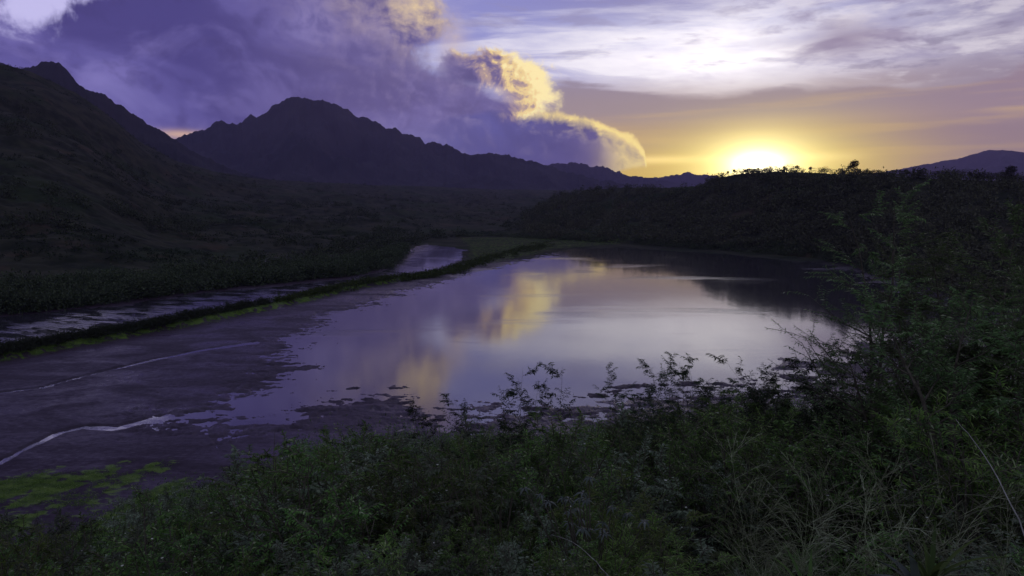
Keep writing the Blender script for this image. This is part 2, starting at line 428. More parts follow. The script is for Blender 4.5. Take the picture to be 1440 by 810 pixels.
# ------------------------------------------------------------------ the ground sheet
EDGE = [(-500, 800), (-200, 770), (0, 755), (100, 742), (170, 712), (250, 690), (340, 665), (420, 632), (520, 618), (620, 612), (720, 608),
        (800, 604), (900, 588), (1000, 580), (1100, 570), (1200, 556), (1300, 545), (1440, 530), (1700, 480)]
_ea, _et = zip(*[(azel(*q)[0], math.tan(math.radians(-azel(*q)[1]))) for q in EDGE])
EYE = 2.7
def slope_t(azd):  return np.interp(azd, _ea, _et) * 1.0
def prof(pts, shift=0):
    a, t = zip(*[(azel(*q)[0], math.tan(math.radians(azel(*q)[1]))) for q in pts]); return a, t
# near-terrain skylines (photo pixels -> direction): left slope and valley; right hill
SKY_L = prof([(-900, 20), (-300, 40), (-60, 78), (0, 92), (25, 96), (60, 110), (100, 128), (135, 150), (170, 176), (200, 200), (250, 226), (300, 240), (360, 250), (430, 256), (500, 259), (600, 262), (700, 266), (900, 268), (1200, 270), (2400, 270)])
SKY_R = prof([(640, 345), (690, 330), (730, 306), (760, 288), (785, 274), (815, 267), (870, 263), (940, 263), (985, 260), (1003, 251), (1040, 244), (1090, 241), (1150, 243), (1200, 249), (1290, 250), (1370, 254), (1440, 256), (1700, 240), (2400, 230)])
BASE_L = [(-400, 475), (0, 440), (150, 425), (270, 408), (400, 396), (480, 388), (540, 376), (565, 356), (600, 340), (660, 333), (760, 331), (900, 331), (1440, 331)]
BASE_R = [(600, 334), (700, 334), (790, 338), (880, 344), (960, 349), (1060, 356), (1150, 364), (1200, 376), (1260, 396), (1340, 425), (1440, 450), (1800, 520)]
def base_r(lst):
    a = [azel(*q)[0] for q in lst]; r = [math.hypot(*wat(*q)) for q in lst]; return a, r
BL, BR = base_r(BASE_L), base_r(BASE_R)
RL = ([-60, -37, -30, -20, -8, 0, 60], [950, 970, 1050, 1500, 2300, 2500, 2500])
RR = ([-10, 4, 9, 14, 19, 24, 30, 40, 60], [620, 820, 730, 640, 540, 470, 440, 420, 420])

POND = [(795, 350), (772, 358), (735, 367), (690, 378), (650, 388), (610, 398), (575, 408), (540, 416), (512, 424), (490, 436), (463, 446), (436, 462), (414, 476), (392, 480),
        (418, 492), (410, 514), (390, 530), (370, 546), (328, 567), (285, 578), (255, 588), (300, 592), (350, 601), (400, 592), (438, 580), (486, 574), (492, 566), (524, 561),
        (556, 563), (590, 580), (640, 588), (690, 580), (740, 580), (800, 572), (880, 566), (960, 560), (1040, 552), (1110, 530), (1160, 508), (1200, 494), (1260, 480), (1340, 476), (1400, 465),
        (1400, 440), (1330, 428), (1260, 402), (1212, 384), (1150, 370), (1060, 361), (960, 353), (880, 349)]
RIVER = [(-300, 530), (-300, 470), (0, 446), (150, 432), (270, 414), (400, 402), (480, 394), (540, 381), (562, 362), (575, 350), (598, 343), (652, 351), (648, 364), (622, 380), (560, 390), (500, 399),
         (440, 416), (378, 428), (330, 436), (240, 452), (120, 470), (0, 492)]
DYKE = [(-200, 530), (0, 505), (120, 482), (240, 460), (330, 442), (376, 433)]
BANK = DYKE + [(430, 421), (480, 408), (540, 397), (600, 389), (645, 378)]
STREAM1 = [(-60, 690), (0, 651), (40, 630), (85, 609), (120, 601), (165, 603), (200, 594), (235, 586), (280, 584)]
STREAM2 = [(60, 545), (90, 537), (150, 522), (220, 506), (290, 492), (360, 482)]
STREAM3 = [(-60, 568), (0, 553), (80, 543)]

def sd_poly(x, y, poly):
    P = np.array([wat(*q) for q in poly]); n = len(P)
    d = np.full(x.shape, 1e9); ins = np.zeros(x.shape, bool)
    for i in range(n):
        ax, ay = P[i]; bx, by = P[(i + 1) % n]; ex, ey = bx - ax, by - ay
        t = np.clip(((x - ax) * ex + (y - ay) * ey) / (ex * ex + ey * ey + 1e-9), 0, 1)
        d = np.minimum(d, (x - ax - ex * t) ** 2 + (y - ay - ey * t) ** 2)
        c = ((ay > y) != (by > y)); xi = (bx - ax) * (y - ay) / (by - ay + 1e-12) + ax
        ins ^= c & (x < xi)
    d = np.sqrt(d); return np.where(ins, -d, d)
def d_line(x, y, line):
    P = np.array([wat(*q) for q in line]); d = np.full(x.shape, 1e9); s = np.zeros(x.shape); L = 0
    for i in range(len(P) - 1):
        ax, ay = P[i]; bx, by = P[i + 1]; ex, ey = bx - ax, by - ay; l = math.hypot(ex, ey)
        t = np.clip(((x - ax) * ex + (y - ay) * ey) / (l * l), 0, 1)
        q = (x - ax - ex * t) ** 2 + (y - ay - ey * t) ** 2
        s = np.where(q < d, L + l * t, s); d = np.minimum(d, q); L += l
    return np.sqrt(d), s / L

def hill(r, az, sky, base, ridge, pw, drop):
    e = np.interp(az, *sky); rb = np.interp(az, *base); rr = np.maximum(np.interp(az, *ridge), rb * 1.3)
    top = H + rr * e
    t = (r - rb) / (rr - rb)
    up = np.clip(t, 0, 1)
    z = np.maximum(top, 0) * (up ** pw * (1 - .25 * (1 - up)))
    z = np.where(t > 1, top - (r - rr) * drop, z)
    return z, t
def ground(x, y, full=False):
    x = np.asarray(x, float); y = np.asarray(y, float)
    r = np.hypot(x, y); az = np.degrees(np.arctan2(x, y))
    # near slope under the camera
    T = slope_t(az)
    front = np.cos(np.radians(az))
    T = np.where(np.abs(az) > 50, T * sstep(-.2, .64, front) - .12 * (1 - sstep(-.2, .64, front)), T)
    zs = (H - EYE) - r * T + fbm(x * .12, y * .12, 3, 40) * .35 * np.minimum(r / 10, 1)
    # flats
    inner = (r > 25) & (r < 900) & (y > 0)
    dp = np.full(x.shape, 60.); dr = np.full(x.shape, 60.); dk = np.full(x.shape, 60.); st = np.full(x.shape, 60.); ks = np.zeros(x.shape)
    xi, yi = x[inner], y[inner]
    dp[inner] = sd_poly(xi, yi, POND); dr[inner] = sd_poly(xi, yi, RIVER)
    dk[inner], ks[inner] = d_line(xi + fbm(xi * .05, yi * .05, 3, 66) * 2.2, yi + fbm(xi * .05, yi * .05, 3, 67) * 2.2, BANK)
    for S, wd in ((STREAM1, .75), (STREAM2, .85), (STREAM3, .3)):
        q, sq = d_line(xi, yi, S); q = q / (.24 + .9 * sq) + fbm(xi * .3, yi * .3, 2, 77) * .4
        st[inner] = np.minimum(st[inner], q / wd)
    n = fbm(x * .06, y * .06, 5, 3, .6)
    nf = fbm(x * .4, y * .55, 5, 13, .68)
    nb = fbm(x * .022, y * .05, 4, 23, .55)
    d = np.minimum(dp + n * 6 + nf * 3.2 + fbm(x * .12, y * .4, 4, 88, .65) * 3.0, dr + n * 1.2 + nf * .5)
    zm = np.clip(d * .035, -1.0, .21) + nf * .06 + nb * .075 - .01
    zm = np.where(dr < 12, zm + np.where(dr < 0, np.clip(.45 * (vn(x * .05, y * .12, 91) - .05), -.2, .5) * sstep(320, 120, r), 0), zm)
    # shallow bars and islets near the front shore
    zm = zm + np.where((dp < 4) & (dp > -11) & (y < 150), np.clip(fbm(x * .09, y * .2, 3, 55), 0, 1) * .32 * sstep(150, 115, y), 0)
    zm = zm + np.where((dp < 8) & (dp > -26) & (x > 60), np.clip(fbm(x * .05, y * .12, 3, 57) - .02, 0, 1) * .5 * sstep(60, 110, x), 0)
    zm = np.where(st < 3, zm - .34 * sstep(2.2, .6, st), zm)
    zm = zm + 1.1 * sstep(3.6, 1.2, dk) 
    # hills
    zl, tl = hill(r, az, SKY_L, BL, RL, 1.25, .15)
    zr, tr = hill(r, az, SKY_R, BR, RR, .85, .15)
    rel_l = np.clip(tl, 0, 1) * np.clip(1.02 - tl, 0, 1) * 4
    rel_r = np.clip(tr, 0, 1) * np.clip(1.02 - tr, 0, 1) * 4
    zl = np.where(tl > 0, zl * (1 + .30 * fbm(x * .004, y * .004, 4, 61) * rel_l) + (fbm(x * .012, y * .012, 5, 63, .6) * 6 + fbm(x * .12, y * .12, 3, 64) * .4) * np.clip(tl * 4, 0, 1) * np.clip(1.1 - tl, .12, 1), -50)
    zr = np.where(tr > 0, zr * (1 + .22 * fbm(x * .006, y * .006, 3, 71) * rel_r) + (fbm(x * .03, y * .03, 4, 73) * 2.5 + fbm(x * .15, y * .15, 3, 74) * 1.0) * np.clip(tr * 4, 0, 1) * np.clip(1.1 - tr, .12, 1), -50)
    hills = np.where(np.abs(az) < 62, np.maximum(zl, zr), -50)
    far = np.where(r > 1000, 2., -50)
    z = np.maximum(np.maximum(zm, zs), np.maximum(hills, far))
    if not full: return z
    scr = np.clip(np.maximum(sstep(-.3, .8, zs - zm), sstep(.3, 1.5, hills - zm)), 0, 1)
    scr = np.maximum(scr, sstep(300, 380, r) * np.where(y > 0, 1, 0))
    # green growth: algae flat at lower left, dyke foot, spit between river and pond
    ga = np.interp(x, [0], [0])
    gc = np.array(wat(95, 705)); g1 = np.exp(-(((x - gc[0]) / 16) ** 2 + ((y - gc[1]) / 9) ** 2)) * 1.15
    w0, w1 = wat(50, 742), wat(225, 655); th = math.atan2(w1[1] - w0[1], w1[0] - w0[0]); ru = x * math.cos(th) + y * math.sin(th); rv = -x * math.sin(th) + y * math.cos(th)
    g1 = g1 * (.38 + 1.1 * np.clip(fbm(ru * .07, rv * .26, 4, 31) + .3, 0, 1))
    g2 = sstep(5.0, 1.8, dk + nf * 2.4) * np.where(y > 0, 1, 0) * .8 * sstep(-1.8, 1.2, dp * 0 + (dk * 0 + dr) - 3)
    spit = sd_poly(x, y, [(655, 350), (640, 384), (700, 372), (790, 350), (900, 342), (760, 333), (640, 334)]) if True else 0
    g3 = sstep(6, -6, spit) * .42
    grn = np.clip(np.maximum(np.maximum(g1, g2) * (1 - scr * .7), g3), 0, 1)
    return z, 1 - scr, grn, scr
def gz(x, y): return float(ground(np.array([x]), np.array([y]))[0])

azs = np.radians(np.concatenate([np.linspace(-180, -52, 40)[:-1], np.linspace(-52, -40, 60)[:-1], np.linspace(-40, 40, 1150), np.linspace(40, 52, 60)[1:], np.linspace(52, 180, 40)[1:-1]]))
rs = np.concatenate([[0.5], np.geomspace(2, 60, 90)[:-1], np.geomspace(60, 620, 520)[:-1], np.geomspace(620, 3000, 110)[:-1], np.geomspace(3000, 10300, 12)])
Rg, Ag = np.meshgrid(rs, azs, indexing='ij')
gx, gy = Rg * np.sin(Ag), Rg * np.cos(Ag)
z, cm_, cg_, cs_ = ground(gx.ravel(), gy.ravel(), True)
V = np.stack([gx.ravel(), gy.ravel(), z], -1)
fc = grid_faces(len(rs), len(azs), True)
gnd = mesh_np('ground', V, fc[:, ::-1], M['ground'], True)
ca = gnd.data.attributes.new('cover', 'FLOAT_COLOR', 'POINT')
ca.data.foreach_set('color', np.stack([cm_, cg_, cs_, np.ones_like(cm_)], -1).astype(np.float32).ravel())
tag(gnd, 'dark muddy flats and scrubby slopes around the pond', kind='structure')

def plane(name, x0, x1, y0, y1, z, mat):
    return mesh_np(name, np.array([(x0, y0, z), (x1, y0, z), (x1, y1, z), (x0, y1, z)]), np.array([[0, 1, 2, 3]]), mat)
tag(plane('water', -420, 420, 30, 640, 0, M['water']), 'still purple pond and river mirroring the sunset clouds', kind='structure')

# ------------------------------------------------------------------ mountains
def mountain(label, sky, D, depth, seed, rough=1., step=.05, jag=.4):
    a, t = prof(sky)
    az = np.arange(a[0], a[-1] + step, step); e = np.interp(az, a, t)
    e = e + (fbm(az * 1.3, az * 0 + seed, 5, seed, .6) * .0016 * jag * 4) * np.clip(np.minimum(az - a[0], a[-1] - az) / 1.5, 0, 1)
    Dz = D * (1 + .05 * fbm(az * .15, az * 0, 3, seed + 5))
    ts = np.concatenate([np.linspace(0, 1, 110), [1.04, 1.15, 1.4]])
    Tm, Az = np.meshgrid(ts, az, indexing='ij')
    top = H + Dz * e
    rr = Dz[None, :] - depth * (1 - Tm)
    x = rr * np.sin(np.radians(Az)); y = rr * np.cos(np.radians(Az))
    up = np.clip(Tm, 0, 1); s = 1. / (depth * .22)
    rd = ridged(x * s, y * s * .6, 6, seed)
    z = top[None, :] * (up ** 1.5)
    z = z * (1 - .62 * rough * (1 - rd) * (4 * up * (1 - up)) ** .55)
    z = np.where(Tm > 1, top[None, :] * (1.4 - Tm) / .4, z) - 3 * (Tm == 0)
    o = mesh_np('mountain', np.stack([x.ravel(), y.ravel(), z.ravel()], -1), grid_faces(len(ts), len(az))[:, ::-1], M['mountain'], True)
    return tag(o, label, kind='structure')
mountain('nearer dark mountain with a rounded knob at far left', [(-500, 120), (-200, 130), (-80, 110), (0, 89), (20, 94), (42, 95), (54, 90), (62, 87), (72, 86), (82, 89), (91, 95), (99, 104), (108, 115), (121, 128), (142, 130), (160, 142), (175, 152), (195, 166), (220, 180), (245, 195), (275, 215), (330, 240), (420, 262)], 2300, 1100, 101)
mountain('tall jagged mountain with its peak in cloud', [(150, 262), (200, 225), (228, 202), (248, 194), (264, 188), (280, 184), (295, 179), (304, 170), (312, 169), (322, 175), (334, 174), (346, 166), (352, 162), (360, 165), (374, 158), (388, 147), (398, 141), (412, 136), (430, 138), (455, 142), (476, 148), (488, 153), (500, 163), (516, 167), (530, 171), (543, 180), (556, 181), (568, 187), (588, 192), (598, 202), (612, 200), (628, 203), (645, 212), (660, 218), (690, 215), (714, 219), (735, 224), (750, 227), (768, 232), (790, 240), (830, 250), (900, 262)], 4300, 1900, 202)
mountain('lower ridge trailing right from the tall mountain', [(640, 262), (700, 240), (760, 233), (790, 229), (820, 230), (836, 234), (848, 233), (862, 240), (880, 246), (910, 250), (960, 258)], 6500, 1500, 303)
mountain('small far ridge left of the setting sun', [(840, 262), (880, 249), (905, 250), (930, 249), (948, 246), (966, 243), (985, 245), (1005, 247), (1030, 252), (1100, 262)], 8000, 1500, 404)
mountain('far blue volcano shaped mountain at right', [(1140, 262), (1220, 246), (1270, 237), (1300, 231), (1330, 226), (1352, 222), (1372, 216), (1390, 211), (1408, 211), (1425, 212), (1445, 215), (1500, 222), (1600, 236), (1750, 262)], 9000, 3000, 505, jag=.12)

# ------------------------------------------------------------------ foliage geometry
def unit(v): return v / (np.linalg.norm(v, axis=-1, keepdims=True) + 1e-9)
def leaves_vf(P, D, L, W, rng, roll=None, bend=.15):
    """one pointed leaf (two quads' worth of outline as a 4-gon pair) per row"""
    n = len(P); D = unit(D)
    R = unit(np.cross(D, np.array([0, 0, 1.]) + rng.normal(0, .35 if roll is None else roll, (n, 3))))
    N = np.cross(R, D)
    L = np.broadcast_to(L, (n,))[:, None]; W = np.broadcast_to(W, (n,))[:, None]
    v0 = P; v1 = P + D * L * .45 + R * W * .5 + N * L * bend * .3; v2 = P + D * L - N * L * bend; v3 = P + D * L * .45 - R * W * .5 + N * L * bend * .3
    V = np.stack([v0, v1, v2, v3], 1).reshape(-1, 3)
    return V, np.arange(4 * n).reshape(-1, 4)
def tubes_vf(S, sides=4):
    """S: list of (p0,p1,r0,r1)"""
    A = np.array([s[0] for s in S]); B = np.array([s[1] for s in S]); ra = np.array([s[2] for s in S])[:, None]; rb = np.array([s[3] for s in S])[:, None]
    D = unit(B - A); U = unit(np.cross(D, np.where(np.abs(D[:, 2:3]) > .9, [[1., 0, 0]], [[0, 0, 1.]]))); W = np.cross(D, U)
    rings = []
    for k in range(sides):
        t = 2 * PI * k / sides; q = math.cos(t) * U + math.sin(t) * W
        rings.append((A + q * ra, B + q * rb))
    V = np.stack([r[0] for r in rings] + [r[1] for r in rings], 1).reshape(-1, 3)
    f = []; base = np.arange(len(S)) * 2 * sides
    for k in range(sides):
        k2 = (k + 1) % sides
        f.append(np.stack([base + k, base + k2, base + sides + k2, base + sides + k], -1))
    return V, np.concatenate(f)
def path(p, d, L, n, rng, wob, up):
    pts = [p]; s = L / n
    for i in range(n):
        d = d + rng.normal(0, wob, 3) + np.array([0, 0, up]); d = d / np.linalg.norm(d)
        p = p + d * s; pts.append(p)
    return pts, d
def make_plant(rng, height, stems=4, lean=.35, nb=9, nt=6, leaf=(.09, .022), per=9, droop=.25, r0=.02, wob=.13, start=.25, blen=.45, tlen=.35):
    """stems > branches > twigs, leaves set along the twigs; returns tube segments and leaf arrays"""
    S = []; LP = []; LD = []
    for i in range(stems):
        a = 2 * PI * (i + rng.random()) / stems
        d = np.array([math.cos(a) * lean, math.sin(a) * lean, 1.]); hh = height * rng.uniform(.72, 1.05) / max(1, 1)
        pts, _ = path(np.array([math.cos(a) * .05, math.sin(a) * .05, -.15]), d, hh, 9, rng, wob, .06)
        for k in range(9): S.append((pts[k], pts[k + 1], r0 * (1 - k / 10), r0 * (1 - (k + 1) / 10)))
        for b in range(nb):
            t = start + (1 - start) * (b + rng.random()) / nb; q = t * 9; k = min(int(q), 8)
            p = pts[k] + (pts[k + 1] - pts[k]) * (q - k)
            aa = rng.uniform(0, 2 * PI); bd = np.array([math.cos(aa), math.sin(aa), rng.uniform(.1, .9)])
            bl = height * blen * (1.15 - t) * rng.uniform(.6, 1.1) + height * .05
            bp, _ = path(p, bd, bl, 5, rng, .16, .05)
            rb = r0 * (1.05 - t) * .55 + .002
            for m in range(5): S.append((bp[m], bp[m + 1], rb * (1 - m / 6), rb * (1 - (m + 1) / 6)))
            for w in range(nt):
                tt = .15 + .85 * (w + rng.random()) / nt; qq = tt * 5; m = min(int(qq), 4)
                p2 = bp[m] + (bp[m + 1] - bp[m]) * (qq - m)
                ta = rng.uniform(0, 2 * PI); td = (bp[m + 1] - bp[m]); td = td / np.linalg.norm(td) + np.array([math.cos(ta), math.sin(ta), rng.uniform(-.3, .7)]) * .9
                tl = bl * tlen * rng.uniform(.6, 1.2) + .04
                tp, _ = path(p2, td, tl, 3, rng, .12, -droop * .2)
                for u in range(3): S.append((tp[u], tp[u + 1], .0045, .003))
                for u in range(per):
                    f = (u + .5) / per * 3; c = min(int(f), 2); pp = tp[c] + (tp[c + 1] - tp[c]) * (f - c)
                    ax = unit(tp[c + 1] - tp[c]); sd_ = unit(np.cross(ax, [0, 0, 1.] + rng.normal(0, .2, 3))) * (1 if u % 2 else -1)
                    LP.append(pp); LD.append(ax * .7 + sd_ * .8 + np.array([0, 0, -droop]) + rng.normal(0, .15, 3))
    LP = np.array(LP); LD = np.array(LD); n = len(LP)
    L = leaf[0] * rng.uniform(.6, 1.25, n); W = leaf[1] * rng.uniform(.8, 1.2, n)
    return S, LP, LD, L, W
def plant_thing(name, label, cat, rng, loc, height, leafmat='leaf', barkmat='bark', group=None, trunk='stem', crown='foliage', flowers=0, **kw):
    S, LP, LD, L, W = make_plant(rng, height, **kw)
    k = height / np.percentile(LP[:, 2], 99.7); LP = LP * [1, 1, k]; S = [(a_ * [1, 1, k], b_ * [1, 1, k], c_, d_) for a_, b_, c_, d_ in S]
    r = empty(name, loc, 0); tag(r, label, cat, group)
    v, f = tubes_vf(S); mesh_np(trunk, v, f, M[barkmat], False, r)
    v, f = leaves_vf(LP, LD, L, W, rng); mesh_np(crown, v, f, M[leafmat], False, r)
    if flowers:
        i = rng.choice(len(LP), flowers, replace=False); P = np.repeat(LP[i] + [0, 0, .03], 5, 0)
        a = np.tile(np.arange(5) * 2 * PI / 5, flowers); D = np.stack([np.cos(a), np.sin(a), np.full(len(a), .5)], -1)
        v, f = leaves_vf(P, D, .018, .012, rng); mesh_np('blossom', v, f, M['blossom'], False, r)
    return r
def at(px, py, r):            # ground point under a sight column at distance r, and the height that reaches pixel py
    x, y, z = ray(px, py); k = r / math.hypot(x, y)
    g = gz(x * k, y * k); return (x * k, y * k, g), H + z * k - g

# ------------------------------------------------------------------ far and middle vegetation (masses)
def clumps(cent, rad, hgt, n, rng, size, fluff=1.):
    """n leaf-sized faces in each dome-shaped crown"""
    N = len(cent); c = np.repeat(cent, n, 0); R = np.repeat(rad, n)[:, None]; Hh = np.repeat(hgt, n)
    d = unit(rng.normal(0, 1, (N * n, 3))); d[:, 2] = np.abs(d[:, 2]) * 1.0
    q = rng.random((N * n, 1)) ** .35
    lump = 1 + .28 * np.sin(d[:, :1] * 5 + c[:, :1]) * np.sin(d[:, 1:2] * 6 + c[:, 1:2]) 
    P = c + d * R * q * lump * [1, 1, 0]; P[:, 2] = c[:, 2] + d[:, 2] * Hh * (q * lump)[:, 0]
    D = unit(d * .7 + rng.normal(0, .6, d.shape))
    s = size * rng.uniform(.6, 1.4, N * n) * (np.repeat(rad, n) ** .3)
    return leaves_vf(P, D, s, s * .55, rng, roll=.8)
def scatter_polar(n, a0, a1, fr, rng):
    a = np.radians(rng.uniform(a0, a1, n)); r = fr(np.degrees(a), rng.random(n)); return r * np.sin(a), r * np.cos(a), r
def mass(name, label, pts, rad, hgt, n, size, mat, rng):
    c = np.stack([pts[0], pts[1], ground(pts[0], pts[1])], -1)
    v, f = clumps(c, rad, hgt, n, rng, size)
    return tag(mesh_np(name, v, f, M[mat]), label, kind='stuff')
rng = np.random.default_rng(11)
# mangrove wall on the far bank of the river
n = 620; u = rng.random(n)
pxs = -160 + u ** 1.0 * 730; q = np.interp(pxs, [p[0] for p in BASE_L], [p[1] for p in BASE_L])
P = np.array([wat(a, b) for a, b in zip(pxs, q)]); dist = np.hypot(P[:, 0], P[:, 1]); k = 1 + (rng.random(n) ** 1.3 * 36 - 3.5) / dist
P = P * k[:, None]
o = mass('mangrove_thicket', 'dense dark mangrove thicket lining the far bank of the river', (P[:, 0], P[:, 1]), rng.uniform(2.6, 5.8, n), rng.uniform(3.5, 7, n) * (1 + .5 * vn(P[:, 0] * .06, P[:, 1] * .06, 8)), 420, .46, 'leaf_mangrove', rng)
# scrub and trees over the left slope and valley floor
def fr_left(a, u):
    rb = np.interp(a, *BL); rr = np.interp(a, *RL); return rb + 20 + (rr - rb) * u ** 1.4
X, Y, R_ = scatter_polar(5200, -42, 3, fr_left, rng)
sel = fbm(X * .01, Y * .01, 3, 5) > -.15; X, Y, R_ = X[sel], Y[sel], R_[sel]
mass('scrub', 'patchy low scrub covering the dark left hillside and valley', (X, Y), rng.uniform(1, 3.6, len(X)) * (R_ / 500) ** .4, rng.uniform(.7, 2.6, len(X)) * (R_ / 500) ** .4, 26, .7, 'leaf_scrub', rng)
X, Y, R_ = scatter_polar(1500, -42, 8, lambda a, u: np.interp(a, *BL) + 15 + (np.interp(a, *RL) - np.interp(a, *BL)) * u ** 1.7 * .8, rng)
sel = fbm(X * .008, Y * .008, 4, 15) > .12; X, Y, R_ = X[sel], Y[sel], R_[sel]
mass('valley_trees', 'dark groves of trees scattered over the valley floor and lower slope', (X, Y), rng.uniform(3, 6, len(X)), rng.uniform(3, 7.5, len(X)), 130, .75, 'leaf_mangrove', rng)
# wood on the right hill
def fr_right(a, u):
    rb = np.interp(a, *BR); rr = np.interp(a, *RR); return rb + 6 + (rr - rb) * .97 * u ** 1.1
X, Y, R_ = scatter_polar(1900, 1, 41, fr_right, rng)
sel = ground(X, Y) > .8; X, Y, R_ = X[sel], Y[sel], R_[sel]
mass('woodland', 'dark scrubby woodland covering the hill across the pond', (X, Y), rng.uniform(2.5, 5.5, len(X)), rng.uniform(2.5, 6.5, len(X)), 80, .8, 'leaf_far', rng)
# shore fringe right around the far side
n = 260; pxs = rng.uniform(640, 1250, n); q = np.interp(pxs, [p[0] for p in BASE_R], [p[1] for p in BASE_R]) - rng.uniform(0, 2.2, n)
P = np.array([wat(a, b) for a, b in zip(pxs, q)])
mass('shore_bushes', 'low dark bushes fringing the far shore of the pond', (P[:, 0], P[:, 1]), rng.uniform(1.5, 4, n), rng.uniform(1, 3.6, n), 90, .55, 'leaf_mangrove', rng)
# reeds and low growth on the spit between river and pond
cen = [(382, 431), (430, 420), (480, 409), (520, 401), (560, 395), (600, 391), (640, 382), (665, 372), (700, 362), (740, 352), (770, 345)]
n = 520; t = rng.random(n) ** .9 * 10; i = np.minimum(t.astype(int), 9); fcen = np.array(cen, float)
pp = fcen[i] + (fcen[i + 1] - fcen[i]) * (t - i)[:, None] + np.stack([rng.normal(0, 7, n), rng.normal(-.6, 1.0, n) * np.clip((t + .5) / 3.5, .3, 1.7)], -1)
P = np.array([wat(a, b) for a, b in pp])
zz = ground(P[:, 0], P[:, 1]); P = P[zz > -.15]; n = len(P)
mass('marsh_growth', 'low green marsh growth on the spit between river and pond', (P[:, 0], P[:, 1]), rng.uniform(1.2, 3.2, n), rng.uniform(.4, 1.7, n), 70, .42, 'grass', rng)
n = 430; D_ = np.array([wat(*q) for q in DYKE]); seg = np.hypot(*np.diff(D_, axis=0).T); cs = np.concatenate([[0], np.cumsum(seg)])
t = rng.random(n) * cs[-1]; P = np.stack([np.interp(t, cs, D_[:, 0]), np.interp(t, cs, D_[:, 1])], -1) + [1.2, -2.6] + rng.normal(0, .9, (n, 2))
mass('bank_grass', 'strip of low green grass along the foot of the dyke hedge', (P[:, 0], P[:, 1]), rng.uniform(.3, .9, n), rng.uniform(.1, .45, n), 30, .16, 'leaf_lime', rng)
# hedge along the dyke: one clipped-looking dark row
n = 240; D_ = np.array([wat(*q) for q in DYKE]); seg = np.hypot(*np.diff(D_, axis=0).T); cs = np.concatenate([[0], np.cumsum(seg)])
t = rng.random(n) * cs[-1]; P = np.stack([np.interp(t, cs, D_[:, 0]), np.interp(t, cs, D_[:, 1])], -1) + rng.normal(0, .5, (n, 2))
c = np.stack([P[:, 0], P[:, 1], ground(P[:, 0], P[:, 1])], -1)
hd = empty('hedge', tuple(c[0])); tag(hd, 'long low dark hedge on the dyke between the river and the mud flat', 'hedge')
v, f = clumps(c, rng.uniform(.9, 2.4, n), rng.uniform(1.0, 2.6, n) * (.85 + .3 * vn(c[:, 0] * .12, c[:, 1] * .12, 3)), 420, rng, .24); h_ = mesh_np('foliage', v - c[0], f, M['leaf_mangrove'], False, hd)

# low plants on the green flat
n = 2600; gc = wat(95, 705); P = np.stack([rng.normal(gc[0], 13, n), rng.normal(gc[1], 7, n)], -1); z_, c1_, c2_, c3_ = ground(P[:, 0], P[:, 1], True)
ok = (c2_ > .42) & (z_ > .03) & (c3_ < .5); P = P[ok]; n = len(P)
mass('marsh_plants', 'low yellow green plants spreading over the mud at lower left', (P[:, 0], P[:, 1]), rng.uniform(.2, .7, n), rng.uniform(.06, .28, n), 26, .12, 'leaf_lime', rng)

# skyline trees on the right ridge, each its own
def crown_tree(name, rng, h, w, n=1000, conic=False):
    r = empty(name, (0, 0, 0))
    S = []; tip = np.array([0, 0, h * .85]); pts, _ = path(np.array([0, 0, -1.]), np.array([.05, .03, 1.]), h * .85 + 1, 6, rng, .06, .05)
    for k in range(6): S.append((pts[k], pts[k + 1], h * .03 * (1 - k / 7), h * .03 * (1 - (k + 1) / 7)))
    cents = []
    for b in range(9):
        t = rng.uniform(.35, 1); k = min(int(t * 6), 5); a = rng.uniform(0, 2 * PI); l = w * .5 * rng.uniform(.4, 1) * ((1.15 - t) * 1.3 if conic else 1)
        e_ = pts[k] + np.array([math.cos(a) * l, math.sin(a) * l, h * rng.uniform(.02, .16)]); S.append((pts[k], e_, h * .011, h * .004)); cents.append(e_)
    cents.append(pts[-1]); cents = np.array(cents)
    v, f = tubes_vf(S, 5); mesh_np('trunk', v, f, M['bark'], False, r)
    i = rng.integers(0, len(cents), n); d = unit(rng.normal(0, 1, (n, 3))); q = rng.random((n, 1)) ** .5
    Pp = cents[i] + d * q * np.array([w * .26, w * .26, h * .15]); s = h * .07 * rng.uniform(.5, 1.3, n)
    v, f = leaves_vf(Pp, unit(d + rng.normal(0, .5, d.shape)), s, s * .5, rng, roll=.8); mesh_np('crown', v, f, M['leaf_far'], False, r)
    return r
protos = [crown_tree('tree', rng, 8, 9), crown_tree('tree', rng, 8, 6, conic=True), crown_tree('tree', rng, 8, 12)]
used = set()
def ridge_tree(px, hpx, kind, label, group='trees along the ridge of the right hill'):
    a = azel(px, 250)[0]; q = np.linspace(.7, 1.3, 160) * float(np.interp(a, *RR)); sa, ca_ = math.sin(math.radians(a)), math.cos(math.radians(a))
    rr = float(q[np.argmax((ground(q * sa, q * ca_) - H) / q)])       # the crest as seen along this bearing
    x, y = rr * math.sin(math.radians(a)), rr * math.cos(math.radians(a)); g = gz(x, y)
    o = protos[kind] if kind not in used else copy_tree(protos[kind]); used.add(kind)
    s = hpx / F * math.hypot(y, x) / 8 / math.cos(math.radians(a))
    o.location = (x, y, g - 1.6 * s); o.scale = (s, s, s); o.rotation_euler.z = rng.uniform(0, 6.28); tag(o, label, 'tree', group); return o
ridge_tree(1197, 22, 1, 'tallest lone tree standing above the ridge right of the sun')
ridge_tree(1112, 13, 0, 'small round tree on the ridge just right of the sun')
ridge_tree(1424, 18, 1, 'tall dark tree on the ridge at the right edge, below the far mountain')
ridge_tree(1330, 14, 0, 'rounded dark tree on the ridge under the far mountain slope')
